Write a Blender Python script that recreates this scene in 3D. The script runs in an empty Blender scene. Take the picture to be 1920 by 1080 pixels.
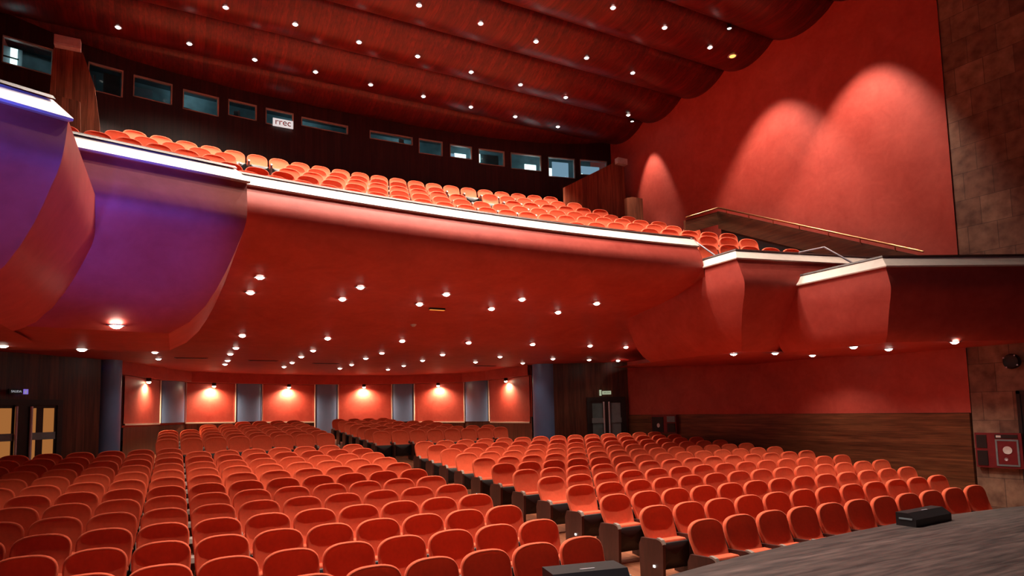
import bpy, math, random
from mathutils import Vector, Matrix

# ------------------------------------------------------------------ camera, world, exposure
SC = bpy.context.scene
COL = SC.collection
EYE = 2.602                                   # eye height above the lowest stalls floor; heights below are given from the eye
cam_data = bpy.data.cameras.new('camera')
cam = bpy.data.objects.new('camera', cam_data)
COL.objects.link(cam)
F_PX, CY_PX = 1194.34, 666.38
yaw, pitch, roll = 0.4866, math.radians(4.9182), 0.0226
fw = Vector((math.sin(yaw) * math.cos(pitch), math.cos(yaw) * math.cos(pitch), math.sin(pitch)))
rt = Vector((math.cos(yaw), -math.sin(yaw), 0))
up = rt.cross(fw)
r2 = rt * math.cos(roll) - up * math.sin(roll)
u2 = rt * math.sin(roll) + up * math.cos(roll)
cam.matrix_world = Matrix(((r2.x, u2.x, -fw.x, 0), (r2.y, u2.y, -fw.y, 0), (r2.z, u2.z, -fw.z, EYE), (0, 0, 0, 1)))
cam_data.sensor_fit = 'HORIZONTAL'
cam_data.sensor_width = 36
cam_data.lens = F_PX / 1920 * 36
cam_data.shift_y = (CY_PX - 540) / 1920
cam_data.clip_end = 200
SC.camera = cam
w = bpy.data.worlds.new('world')
SC.world = w
w.use_nodes = True
w.node_tree.nodes['Background'].inputs[0].default_value = (0.5, 0.35, 0.4, 1)
w.node_tree.nodes['Background'].inputs[1].default_value = 0.005
SC.view_settings.view_transform = 'Standard'
SC.view_settings.look = 'None'
SC.view_settings.exposure = 0.0
SC.view_settings.gamma = 1
SC.view_settings.use_curve_mapping = False
SC.cycles.max_bounces = 6
SC.cycles.diffuse_bounces = 3
SC.cycles.glossy_bounces = 3
SC.cycles.sample_clamp_indirect = 4
SC.cycles.use_denoising = True

# stage lamps, unseen behind the camera: blue spots and an added wash
def lamp_data(name, kind, energy, color=(1, 1, 1), size=0.05, angle=120, blend=0.5):
    d = bpy.data.lights.new(name, kind)
    d.energy = energy
    d.color = color
    if kind == 'AREA':
        d.size = size
    else:
        d.shadow_soft_size = size
    if kind == 'SPOT':
        d.spot_size = math.radians(angle)
        d.spot_blend = blend
    return d

def place_lamp(d, loc, aim=None, parent=None):
    o = bpy.data.objects.new(d.name, d)
    COL.objects.link(o)
    if parent:
        o.parent = parent
        o.location = loc
    else:
        o.location = (loc[0], loc[1], loc[2] + EYE)
    if aim:
        v = Vector((aim[0] - loc[0], aim[1] - loc[1], aim[2] - loc[2]))
        o.rotation_euler = v.to_track_quat('-Z', 'Y').to_euler()
    return o

WARM = (1.0, 0.80, 0.62)
place_lamp(lamp_data('stage_blue_spot', 'SPOT', 3700, (0.06, 0.10, 1.0), 0.10, 17, 1.0), (-1.3, -1.5, 0.5), (-1.55, 5.6, 1.78))
place_lamp(lamp_data('stage_blue_spot', 'SPOT', 4600, (0.05, 0.09, 1.0), 0.10, 13.5, 1.0), (0.15, -1.5, 0.5), (-0.35, 8.1, 2.05))
place_lamp(lamp_data('added_stage_wash', 'SPOT', 150, (0.95, 0.62, 0.90), 0.3, 95, 0.9), (5.0, -4.0, 7.5), (5.0, 9.0, -1.0))

# ------------------------------------------------------------------ materials
def node_mat(name, rough=0.6, metallic=0.0):
    m = bpy.data.materials.new(name)
    m.use_nodes = True
    nt = m.node_tree
    b = nt.nodes['Principled BSDF']
    b.inputs['Roughness'].default_value = rough
    b.inputs['Metallic'].default_value = metallic
    return m, nt, b

def plain(name, c, rough=0.6, metallic=0.0, noise=0.12, scale=8.0):
    m, nt, b = node_mat(name, rough, metallic)
    tc = nt.nodes.new('ShaderNodeTexCoord')
    n = nt.nodes.new('ShaderNodeTexNoise')
    n.inputs['Scale'].default_value = scale
    n.inputs['Detail'].default_value = 4
    r = nt.nodes.new('ShaderNodeValToRGB')
    lo = [max(0, x * (1 - noise)) for x in c]
    hi = [min(1, x * (1 + noise)) for x in c]
    r.color_ramp.elements[0].position = 0.3
    r.color_ramp.elements[1].position = 0.7
    r.color_ramp.elements[0].color = (*lo, 1)
    r.color_ramp.elements[1].color = (*hi, 1)
    nt.links.new(tc.outputs['Object'], n.inputs['Vector'])
    nt.links.new(n.outputs['Fac'], r.inputs['Fac'])
    nt.links.new(r.outputs['Color'], b.inputs['Base Color'])
    return m

def emit(name, c, s):
    m = bpy.data.materials.new(name)
    m.use_nodes = True
    nt = m.node_tree
    nt.nodes.clear()
    e = nt.nodes.new('ShaderNodeEmission')
    e.inputs[0].default_value = (*c, 1)
    e.inputs[1].default_value = s
    o = nt.nodes.new('ShaderNodeOutputMaterial')
    nt.links.new(e.outputs[0], o.inputs[0])
    return m

def plaster(name, c):
    m, nt, b = node_mat(name, 0.55)
    tc = nt.nodes.new('ShaderNodeTexCoord')
    n1 = nt.nodes.new('ShaderNodeTexNoise')
    n1.inputs['Scale'].default_value = 1.6
    n1.inputs['Detail'].default_value = 8
    n1.inputs['Roughness'].default_value = 0.65
    n1.inputs['Distortion'].default_value = 0.6
    n2 = nt.nodes.new('ShaderNodeTexNoise')
    n2.inputs['Scale'].default_value = 9
    n2.inputs['Detail'].default_value = 5
    mx = nt.nodes.new('ShaderNodeMath')
    mx.operation = 'MULTIPLY_ADD'
    mx.inputs[1].default_value = 0.35
    r = nt.nodes.new('ShaderNodeValToRGB')
    r.color_ramp.elements[0].position = 0.42
    r.color_ramp.elements[1].position = 0.92
    r.color_ramp.elements[0].color = (c[0] * 0.82, c[1] * 0.72, c[2] * 0.72, 1)
    r.color_ramp.elements[1].color = (c[0] * 1.12, c[1] * 1.35, c[2] * 1.35, 1)
    bump = nt.nodes.new('ShaderNodeBump')
    bump.inputs['Strength'].default_value = 0.08
    bump.inputs['Distance'].default_value = 0.02
    L = nt.links.new
    L(tc.outputs['Object'], n1.inputs['Vector'])
    L(tc.outputs['Object'], n2.inputs['Vector'])
    L(n2.outputs['Fac'], mx.inputs[0])
    L(n1.outputs['Fac'], mx.inputs[2])
    L(mx.outputs[0], r.inputs['Fac'])
    L(r.outputs['Color'], b.inputs['Base Color'])
    L(n2.outputs['Fac'], bump.inputs['Height'])
    L(bump.outputs[0], b.inputs['Normal'])
    return m

def wood(name, c1, c2, stretch, rough=0.45, planks=None):
    """grain stretched along the axis with the small number in `stretch`; planks = (axis, width) draws board joints"""
    m, nt, b = node_mat(name, rough)
    L = nt.links.new
    tc = nt.nodes.new('ShaderNodeTexCoord')
    mp = nt.nodes.new('ShaderNodeMapping')
    mp.inputs['Scale'].default_value = stretch
    n = nt.nodes.new('ShaderNodeTexNoise')
    n.inputs['Scale'].default_value = 3
    n.inputs['Detail'].default_value = 6
    n.inputs['Roughness'].default_value = 0.6
    r = nt.nodes.new('ShaderNodeValToRGB')
    r.color_ramp.elements[0].position = 0.35
    r.color_ramp.elements[1].position = 0.68
    r.color_ramp.elements[0].color = (*c1, 1)
    r.color_ramp.elements[1].color = (*c2, 1)
    L(tc.outputs['Object'], mp.inputs['Vector'])
    L(mp.outputs[0], n.inputs['Vector'])
    L(n.outputs['Fac'], r.inputs['Fac'])
    out = r.outputs['Color']
    if planks:
        sp = nt.nodes.new('ShaderNodeSeparateXYZ')
        L(tc.outputs['Object'], sp.inputs[0])
        dv = nt.nodes.new('ShaderNodeMath')
        dv.operation = 'DIVIDE'
        dv.inputs[1].default_value = planks[1]
        L(sp.outputs[planks[0]], dv.inputs[0])
        fl = nt.nodes.new('ShaderNodeMath')
        fl.operation = 'FLOOR'
        L(dv.outputs[0], fl.inputs[0])
        wn = nt.nodes.new('ShaderNodeTexWhiteNoise')
        wn.noise_dimensions = '1D'
        L(fl.outputs[0], wn.inputs['W'])
        fr = nt.nodes.new('ShaderNodeMath')
        fr.operation = 'FRACT'
        L(dv.outputs[0], fr.inputs[0])
        gt = nt.nodes.new('ShaderNodeMath')
        gt.operation = 'GREATER_THAN'
        gt.inputs[1].default_value = 0.06
        L(fr.outputs[0], gt.inputs[0])
        ma = nt.nodes.new('ShaderNodeMath')
        ma.operation = 'MULTIPLY_ADD'
        ma.inputs[1].default_value = 0.55
        ma.inputs[2].default_value = 0.7
        L(wn.outputs[0], ma.inputs[0])
        mu = nt.nodes.new('ShaderNodeMath')
        mu.operation = 'MULTIPLY'
        g2 = nt.nodes.new('ShaderNodeMath')
        g2.operation = 'MULTIPLY_ADD'
        g2.inputs[1].default_value = 0.5
        g2.inputs[2].default_value = 0.5
        L(gt.outputs[0], g2.inputs[0])
        L(ma.outputs[0], mu.inputs[0])
        L(g2.outputs[0], mu.inputs[1])
        mix = nt.nodes.new('ShaderNodeMix')
        mix.data_type = 'RGBA'
        mix.blend_type = 'MULTIPLY'
        mix.inputs[0].default_value = 1
        L(out, mix.inputs[6])
        cmb = nt.nodes.new('ShaderNodeCombineColor')
        for i in range(3):
            L(mu.outputs[0], cmb.inputs[i])
        L(cmb.outputs[0], mix.inputs[7])
        out = mix.outputs[2]
    L(out, b.inputs['Base Color'])
    return m

def stone_mat(name):
    m, nt, b = node_mat(name, 0.75)
    L = nt.links.new
    tc = nt.nodes.new('ShaderNodeTexCoord')
    sp = nt.nodes.new('ShaderNodeSeparateXYZ')
    cb = nt.nodes.new('ShaderNodeCombineXYZ')
    L(tc.outputs['Object'], sp.inputs[0])
    L(sp.outputs[1], cb.inputs[0])
    L(sp.outputs[2], cb.inputs[1])
    br = nt.nodes.new('ShaderNodeTexBrick')
    br.inputs['Color1'].default_value = (0.24, 0.13, 0.095, 1)
    br.inputs['Color2'].default_value = (0.42, 0.27, 0.19, 1)
    br.inputs['Mortar'].default_value = (0.17, 0.11, 0.085, 1)
    br.inputs['Scale'].default_value = 1.0
    br.inputs['Mortar Size'].default_value = 0.006
    br.inputs['Brick Width'].default_value = 0.5
    br.inputs['Row Height'].default_value = 0.55
    L(cb.outputs[0], br.inputs['Vector'])
    n = nt.nodes.new('ShaderNodeTexNoise')
    n.inputs['Scale'].default_value = 5
    n.inputs['Detail'].default_value = 8
    L(tc.outputs['Object'], n.inputs['Vector'])
    r = nt.nodes.new('ShaderNodeValToRGB')
    r.color_ramp.elements[0].position = 0.3
    r.color_ramp.elements[1].position = 0.75
    r.color_ramp.elements[0].color = (0.5, 0.42, 0.42, 1)
    r.color_ramp.elements[1].color = (1.2, 1.15, 1.1, 1)
    L(n.outputs['Fac'], r.inputs['Fac'])
    mix = nt.nodes.new('ShaderNodeMix')
    mix.data_type = 'RGBA'
    mix.blend_type = 'MULTIPLY'
    mix.inputs[0].default_value = 1
    L(br.outputs['Color'], mix.inputs[6])
    L(r.outputs['Color'], mix.inputs[7])
    L(mix.outputs[2], b.inputs['Base Color'])
    bu = nt.nodes.new('ShaderNodeBump')
    bu.inputs['Strength'].default_value = 0.3
    L(n.outputs['Fac'], bu.inputs['Height'])
    L(bu.outputs[0], b.inputs['Normal'])
    return m

def fabric(name, c):
    m = plain(name, c, 0.85, 0, 0.05, 25)
    b = m.node_tree.nodes['Principled BSDF']
    b.inputs['Sheen Weight'].default_value = 0.35
    b.inputs['Sheen Tint'].default_value = (1.0, 0.45, 0.3, 1)
    return m

M = dict(
    red=plaster('red_plaster', (0.54, 0.070, 0.050)),
    ledge=plain('cream_ledge', (0.86, 0.74, 0.66), 0.5, 0, 0.05),
    wood_v=wood('dark_wood_vertical', (0.045, 0.013, 0.008), (0.13, 0.040, 0.022), (5, 5, 0.35), 0.4, (0, 0.17)),
    wood_d=wood('very_dark_wood', (0.022, 0.006, 0.005), (0.05, 0.013, 0.010), (5, 5, 0.35), 0.5, (0, 0.22)),
    wood_h=wood('wood_horizontal', (0.075, 0.025, 0.011), (0.20, 0.075, 0.032), (0.4, 0.4, 6), 0.35, (2, 0.13)),
    wood_wing=wood('reddish_wood', (0.16, 0.045, 0.022), (0.34, 0.11, 0.055), (6, 6, 0.4), 0.45, (0, 0.15)),
    ceil=wood('mahogany_ceiling', (0.068, 0.0050, 0.003), (0.160, 0.0115, 0.006), (6, 0.3, 6), 0.36, (0, 0.12)),
    floor=wood('stalls_parquet', (0.24, 0.075, 0.035), (0.42, 0.15, 0.07), (4, 0.5, 1), 0.4, (0, 0.14)),
    stage=wood('stage_boards', (0.035, 0.026, 0.027), (0.13, 0.090, 0.082), (0.6, 5, 1), 0.5, (1, 0.12)),
    stone=stone_mat('brown_stone'),
    dark=plain('black_plastic', (0.012, 0.011, 0.013), 0.45),
    darkred=plain('dark_carpet', (0.055, 0.014, 0.012), 0.9),
    panelwood=wood('dark_end_panel', (0.035, 0.012, 0.010), (0.075, 0.024, 0.019), (4, 4, 0.6), 0.45),
    seat=fabric('orange_red_velvet', (0.80, 0.115, 0.042)),
    tip=plain('pale_armrest_plastic', (0.30, 0.25, 0.22), 0.4),
    blue=plain('blue_grey_metal', (0.13, 0.21, 0.42), 0.33, 0.0, 0.06, 2),
    steel=plain('brushed_steel', (0.62, 0.60, 0.68), 0.35, 0.4, 0.03),
    brass=plain('brass_rail', (0.40, 0.22, 0.11), 0.3, 1.0, 0.03),
    white=plain('white_casing', (0.78, 0.72, 0.72), 0.5),
    frame=plain('bronze_window_frame', (0.46, 0.40, 0.33), 0.4, 0.0),
    teal=plain('dark_teal_interior', (0.10, 0.17, 0.19), 0.6, 0, 0.3, 3),
    grey=plain('grey_interior', (0.20, 0.25, 0.28), 0.6),
    fire=plain('fire_red', (0.20, 0.018, 0.024), 0.4),
    orangewood=plain('orange_lobby_wood', (0.55, 0.24, 0.07), 0.5, 0, 0.15, 3),
    rednote=plain('sign_red', (0.65, 0.04, 0.04), 0.5),
)
M['parapet'] = wood('parapet_wood', (0.040, 0.013, 0.006), (0.105, 0.036, 0.016), (0.4, 0.4, 6), 0.4)
M['bulb'] = emit('warm_bulb', (1, 0.90, 0.76), 22)
M['bulb_up'] = emit('ceiling_bulb', (1, 0.93, 0.84), 11)
M['amber'] = emit('amber_bulb', (1, 0.42, 0.10), 2.2)
M['amber_dim'] = emit('amber_strip', (1, 0.30, 0.05), 1.1)
M['wallbulb'] = emit('wall_lamp_bulb', (1, 0.82, 0.55), 40)
M['litpanel'] = emit('booth_glow_white', (0.82, 1.0, 0.97), 2.4)  # glows itself in place of lamplight on booth walls and doors
M['lobby'] = emit('lobby_glow', (0.62, 0.23, 0.06), 0.55)  # door panes glow, standing in for the lit lobby behind
M['litblue'] = emit('booth_glow_blue', (0.42, 0.60, 0.78), 0.5)  # own glow put in for blue-lit booth surfaces
M['aisle_led'] = emit('aisle_light', (1.0, 0.95, 0.85), 3)
M['exit_led'] = emit('exit_sign_violet', (0.35, 0.22, 0.95), 0.6)
M['exit_white'] = emit('exit_sign_letters', (0.8, 0.78, 0.85), 0.35)
M['exit_dim'] = emit('exit_sign_pale', (0.85, 0.95, 0.62), 0.4)
M['signlit'] = emit('lit_sign_white', (1.0, 0.86, 0.84), 0.75)
g, gnt, gb = node_mat('booth_glass', 0.04)
gb.inputs['Base Color'].default_value = (0.75, 0.92, 0.95, 1)
gb.inputs['Transmission Weight'].default_value = 1.0
gb.inputs['IOR'].default_value = 1.12
M['glass'] = g

# ------------------------------------------------------------------ mesh helpers
class MB:
    def __init__(self):
        self.v, self.f, self.m, self.s = [], [], [], []
    def quad_grid(self, rows, mi=0, smooth=True, closed=False, flip=False):
        b = len(self.v)
        n = len(rows[0])
        for r in rows:
            self.v += [tuple(p) for p in r]
        for i in range(len(rows) - 1):
            for j in range(n if closed else n - 1):
                a = b + i * n + j
                c = b + i * n + (j + 1) % n
                q = (a, c, c + n, a + n)
                self.f.append(q[::-1] if flip else q)
                self.m.append(mi)
                self.s.append(smooth)
        return self
    def box(self, x0, x1, y0, y1, z0, z1, mi=0):
        b = len(self.v)
        self.v += [(x, y, z) for z in (z0, z1) for y in (y0, y1) for x in (x0, x1)]
        for q in ((0, 2, 3, 1), (4, 5, 7, 6), (0, 1, 5, 4), (2, 6, 7, 3), (0, 4, 6, 2), (1, 3, 7, 5)):
            self.f.append(tuple(b + k for k in q)); self.m.append(mi); self.s.append(False)
        return self
    def prism(self, poly, axis, a0, a1, mi=0, smooth=False):
        """poly: 2D outline; axis 0/1/2 = extrusion axis"""
        b = len(self.v)
        n = len(poly)
        def put(p, a):
            return (a, p[0], p[1]) if axis == 0 else ((p[0], a, p[1]) if axis == 1 else (p[0], p[1], a))
        self.v += [put(p, a0) for p in poly] + [put(p, a1) for p in poly]
        for j in range(n):
            k = (j + 1) % n
            self.f.append((b + j, b + k, b + n + k, b + n + j)); self.m.append(mi); self.s.append(smooth)
        self.f.append(tuple(b + j for j in range(n))[::-1]); self.m.append(mi); self.s.append(False)
        self.f.append(tuple(b + n + j for j in range(n))); self.m.append(mi); self.s.append(False)
        return self
    def tube(self, pts, r, n=8, mi=0):
        pts = [Vector(p) for p in pts]
        rows = []
        for i, p in enumerate(pts):
            d = (pts[min(i + 1, len(pts) - 1)] - pts[max(i - 1, 0)]).normalized()
            a = d.cross(Vector((0, 0, 1)))
            if a.length < 1e-3:
                a = Vector((1, 0, 0))
            a.normalize()
            c = d.cross(a)
            rows.append([p + (a * math.cos(t) + c * math.sin(t)) * r for t in [2 * math.pi * k / n for k in range(n)]])
        self.quad_grid(rows, mi, True, True)
        b = len(self.v)
        for row in (rows[0][::-1], rows[-1]):
            b = len(self.v)
            self.v += [tuple(q) for q in row]
            self.f.append(tuple(range(b, b + n))); self.m.append(mi); self.s.append(False)
        return self
    def lathe(self, prof, n=20, mi=0, c=(0, 0, 0)):
        rows = [[(c[0] + r * math.cos(2 * math.pi * k / n), c[1] + r * math.sin(2 * math.pi * k / n), c[2] + z) for k in range(n)] for r, z in prof]
        return self.quad_grid(rows, mi, True, True)
    def build(self, name, mats, parent=None, label=None, cat=None, group=None, kind=None, loc=None, rotz=0):
        me = bpy.data.meshes.new(name)
        me.from_pydata(self.v, [], self.f)
        for mm in (mats if isinstance(mats, (list, tuple)) else [mats]):
            me.materials.append(mm)
        me.polygons.foreach_set('material_index', self.m)
        me.polygons.foreach_set('use_smooth', self.s)
        me.update()
        return link(name, me, parent, label, cat, group, kind, loc, rotz)

def link(name, data, parent=None, label=None, cat=None, group=None, kind=None, loc=None, rotz=0):
    o = bpy.data.objects.new(name, data)
    COL.objects.link(o)
    if parent:
        o.parent = parent
    if loc is not None:
        o.location = loc
    if rotz:
        o.rotation_euler = (0, 0, rotz)
    return tag(o, label, cat, group, kind)

def tag(o, label=None, cat=None, group=None, kind=None):
    for k, val in (('label', label), ('category', cat), ('group', group), ('kind', kind)):
        if val:
            o[k] = val
    return o

def thing(name, loc, label, cat, group=None, rotz=0):
    return link(name, None, None, label, cat, group, None, loc, rotz)

def E(z):
    return z + EYE

def P(x, y, z):
    return (x, y, z + EYE)

ORD = ['zeroth', 'first', 'second', 'third', 'fourth', 'fifth', 'sixth', 'seventh', 'eighth', 'ninth', 'tenth', 'eleventh', 'twelfth', 'thirteenth', 'fourteenth', 'fifteenth']

def floor_z(y):                                # raked stalls floor
    return 0.0631 * y

# ------------------------------------------------------------------ stalls floor, stage
XL, XR = -3.9, 13.9
AX = 4.76
rows = [[(x, y, floor_z(y)) for x in (-9, XL, 2, 8, XR + 0.6)] for y in (-2, 3, 8, 13, 18, 23, 28.4)]
MB().quad_grid(rows).build('floor', M['floor'], kind='structure', label='raked wooden stalls floor under the seats', cat='floor')
edge = [(-9, 1.2), (-6, 2.2), (-3, 3.2), (0, 4.0), (1.5, 4.3), (3, 4.52), (4.03, 4.67), (5.1, 4.85), (6.23, 4.97), (7.25, 5.03), (8.22, 5.07), (9.35, 5.05), (10.57, 4.93), (11.6, 4.75), (12.8, 4.5), (14.0, 4.2)]
ZS = E(-1.55)
b = MB()
b.quad_grid([[(x, -4, ZS) for x, y in edge], [(x, y * 0.5, ZS) for x, y in edge], [(x, y, ZS) for x, y in edge]], 0, False)
b.quad_grid([[(x, y, ZS) for x, y in edge], [(x, y, ZS - 0.04) for x, y in edge], [(x, y - 0.05, ZS - 0.05) for x, y in edge], [(x, y - 0.05, -0.1) for x, y in edge]], 0, False)
b.build('stage_floor', M['stage'], kind='structure', label='dark plank stage floor with a curved front edge', cat='stage')

# ------------------------------------------------------------------ side walls
rwall = MB()
rwall.quad_grid([[P(XR, y, z) for y in (6.95, 10, 13, 15.5, 19.5)] for z in (-0.26, 1.2, 3, 5, 7, 9, 10.4)], 0, False)
rwall.build('wall_right', M['red'], kind='structure', label='red mottled plaster side wall right of the seats', cat='wall')
MB().prism([(XR - 0.035, 6.97), (XR + 0.05, 6.97), (XR + 0.05, 17.9), (XR - 0.035, 17.75)], 2, 0.0, E(-0.25)).build('baseboard_right', M['wood_h'], kind='structure', label='brown wood dado along the red right side wall', cat='dado')
lw = MB()
lw.quad_grid([[P(XL, y, z) for y in (3, 8, 13, 20)] for z in (-2.7, 1.0, 4, 7, 10.4)], 0, False)
lw.build('wall_left', M['red'], kind='structure', label='red plaster side wall left of the seats', cat='wall')
st = MB()
st.quad_grid([[P(x, y, z) for x, y in ((XR + 0.02, 6.95), (14.0, 6.0), (14.15, 4.0), (14.4, 0.0))] for z in (-2.75, 0, 3, 6, 11)], 0, False)
st.quad_grid([[P(x, y, z) for x, y in ((XR + 0.02, 6.95), (XR + 0.3, 7.1))] for z in (-2.75, 11)], 0, False)
st.build('wall_stone', M['stone'], kind='structure', label='brown stone proscenium wall beside the stage', cat='wall')

# doorway into the wings at the stone wall
d = thing('door_3', (14.0, 6.02, 0.95), 'dark blue-lit doorway in the stone wall by the stage', 'door')
tag(d, kind='structure')
MB().box(-0.05, 0.02, -0.95, 0.10, 0.0, 1.74).build('dark_slab', M['dark'], d)  # black slab stands in for the dark inside the doorway
bf = MB()
bf.box(-0.07, 0.0, 0.10, 0.16, 0, 1.80).box(-0.07, 0.0, -0.95, 0.16, 1.74, 1.80)
bf.build('door_frame', M['dark'], d)

# ------------------------------------------------------------------ rear walls of the stalls
CEIL = 1.58                                    # soffit height at the back of the stalls
def wall_strip(pts, z0, z1, thick=0.0):
    m = MB()
    m.quad_grid([[P(x, y, z) for x, y in pts] for z in (z0, z1)], 0, False)
    return m
wall_strip([(-3.95, 17.55), (-1.75, 19.85)], -2.0, 2.0).build('wall_rear_left', M['wood_v'], kind='structure', label='dark vertical wood wall around the left exit door', cat='wall')
wall_strip([(11.6, 18.9), (13.95, 17.68)], -2.0, 2.0).build('wall_rear_right', M['wood_v'], kind='structure', label='dark vertical wood wall around the right exit door', cat='wall')

ARC = [(-1.30, 20.6), (-0.48, 23.6), (0.27, 24.9), (1.95, 25.9), (2.93, 26.25), (5.0, 26.7), (5.95, 26.75), (8.18, 26.5), (9.02, 26.05), (10.78, 24.7), (11.2, 23.2), (11.22, 19.75)]
BOT = [-0.13, -0.15, -0.16, -0.19, -0.22, -0.27, -1.1, -0.36, -0.38, -0.42, -0.43, -0.42]
# red wall skin and wood dado below it
MB().quad_grid([[P(x, y, 1.9) for x, y in ARC], [P(x, y, -0.25) for x, y in ARC]], 0, False).build('wall_back', M['red'], kind='structure', label='curved red back wall of the stalls', cat='wall')
def inset(pts, t):
    c = Vector((AX, 17.0))
    out = []
    for x, y in pts:
        d_ = c - Vector((x, y))
        d_.normalize()
        out.append((x + d_.x * t, y + d_.y * t))
    return out
dado = MB()
for seg in (ARC[0:6], ARC[7:12]):
    a = inset(seg, 0.05)
    dado.quad_grid([[P(x, y, -0.24) for x, y in seg], [P(x, y, -0.24) for x, y in a], [P(x, y, -2.2) for x, y in a]], 0, False)
dado.build('baseboard_back', M['wood_v'], kind='structure', label='dark wood dado under the lit red panels', cat='dado')
a = inset(ARC[5:8], 0.03)
MB().quad_grid([[P(x, y, -0.2) for x, y in a], [P(x, y, -1.9) for x, y in a]], 0, False).build('baseboard_centre', M['red'], kind='structure', label='red lower wall where the centre aisle ends', cat='wall')
# bulkhead over the panels
fr = [(-1.33, 20.4)] + inset(ARC, 0.42)[1:-1] + [(10.98, 19.6)]
MB().quad_grid([[P(x, y, 1.75) for x, y in fr], [P(x, y, 1.22) for x, y in fr], [P(x, y, 1.22) for x, y in ARC]], 0, False).build('trim_1', M['red'], kind='structure', label='dark red bulkhead band above the lit wall panels', cat='bulkhead')

# the six red panels between the columns, each lit by its own lamp
WHO = ['leftmost', 'second from the left', 'third from the left', 'third from the right', 'second from the right', 'rightmost']
lampdat = lamp_data('panel_lamp', 'SPOT', 300, (1.0, 0.70, 0.42), 0.04, 165, 0.8)
lamp_pos = [(-0.90, 22.3), (1.12, 25.42), (3.92, 26.48), (7.0, 26.62), (9.9, 25.4), (11.21, 21.5)]
for k in range(6):
    seg = ARC[2 * k:2 * k + 2]
    if k == 5:
        seg = [(11.19, 23.1), (11.21, 19.85)]
    zb = [BOT[2 * k], BOT[2 * k + 1]]
    if k == 3:
        zb = [-0.36, -0.36]
    i1, i2 = inset(seg, 0.06), inset(seg, 0.10)
    t = thing('wall_panel', (0, 0, 0), f'lit red plaster wall panel, {WHO[k]} of the six at the back', 'wall panel', 'lit red panels on the back wall')
    b = MB()
    zt = 1.2
    b.quad_grid([[P(x, y, zt) for x, y in i1], [P(i1[q][0], i1[q][1], zb[q]) for q in (0, 1)]], 0, False)
    b.build('panel_face', M['red'], t)
    b = MB()
    b.quad_grid([[P(i2[q][0], i2[q][1], zb[q] + 0.0) for q in (0, 1)], [P(i2[q][0], i2[q][1], zb[q] - 0.05) for q in (0, 1)], [P(seg[q][0], seg[q][1], zb[q] - 0.05) for q in (0, 1)]], 0, False)
    b.quad_grid([[P(i2[q][0], i2[q][1], zb[q]) for q in (0, 1)], [P(i1[q][0], i1[q][1], zb[q]) for q in (0, 1)]], 0, False)
    b.build('bottom_trim', M['ledge'], t)
    # wall washer under the bulkhead
    lx, ly = lamp_pos[k]
    (qx, qy), = inset([(lx, ly)], 0.24)
    l = thing('wall_washer', P(qx, qy, 1.10), f'small lamp under the red bulkhead, lighting the {WHO[k]} wall panel', 'lamp', 'wall washers over the red panels')
    MB().lathe([(0.0, 0.12), (0.07, 0.12), (0.075, 0.0), (0.06, 0.0)], 14).build('housing', M['dark'], l)
    MB().lathe([(0.06, 0.01), (0.055, -0.02), (0.03, -0.045), (0.0, -0.05)], 14).build('bulb', M['wallbulb'], l)
    lo = place_lamp(lampdat, (0, 0, -0.07), None, l)
    v = Vector((lx - qx, ly - qy, -1.1))
    lo.rotation_euler = v.to_track_quat('-Z', 'Y').to_euler()

# blue-grey columns
def column(x, y, r, z0, z1, label, n=20):
    prof = [(r, z0), (r, z1)]
    b = MB().lathe(prof, n)
    # pale joint strips down both edges
    return b.build('column', M['blue'], kind='structure', loc=(x, y, EYE), label=label, cat='column')
column(-1.58, 20.15, 0.29, -1.9, 1.9, 'tall blue-grey column between left exit door and lit panels')
column(11.42, 19.25, 0.40, -1.9, 1.9, 'tall blue-grey column between lit panels and right exit door')
CN = ['first', 'second', 'middle', 'fourth', 'fifth']
for k in range(5):
    p, q = Vector(ARC[2 * k + 1]), Vector(ARC[2 * k + 2])
    m_ = (p + q) * 0.5
    r = (q - p).length * 0.5
    if k in (0, 4):
        r *= 0.95
    zb = [-0.16, -0.2, -1.3, -0.37, -0.42][k]
    # shallow half-round column standing between two panels
    nrm = (Vector((AX, 17.0)) - m_).normalized()
    dv = (q - p).normalized()
    b = MB()
    prof = [m_ - dv * r * math.cos(t) + nrm * (0.02 + 0.30 * r * math.sin(t)) for t in [math.pi * i / 12 for i in range(13)]]
    b.quad_grid([[P(s.x, s.y, 1.25) for s in prof], [P(s.x, s.y, zb) for s in prof]], 0, True)
    b.build('column', M['blue'], kind='structure', label=f'{CN[k]} blue-grey half-round column counted from the left between the red panels', cat='column')
    b = MB()
    for s in (p, q):
        c_ = s + nrm * 0.10
        b.box(c_.x - 0.018, c_.x + 0.018, c_.y - 0.018, c_.y + 0.018, E(zb), E(1.22))
    b.build('trim_%d' % (2 + k), M['ledge'], kind='structure', label=f'pale edge strips of the {CN[k]} column', cat='trim')

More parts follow.
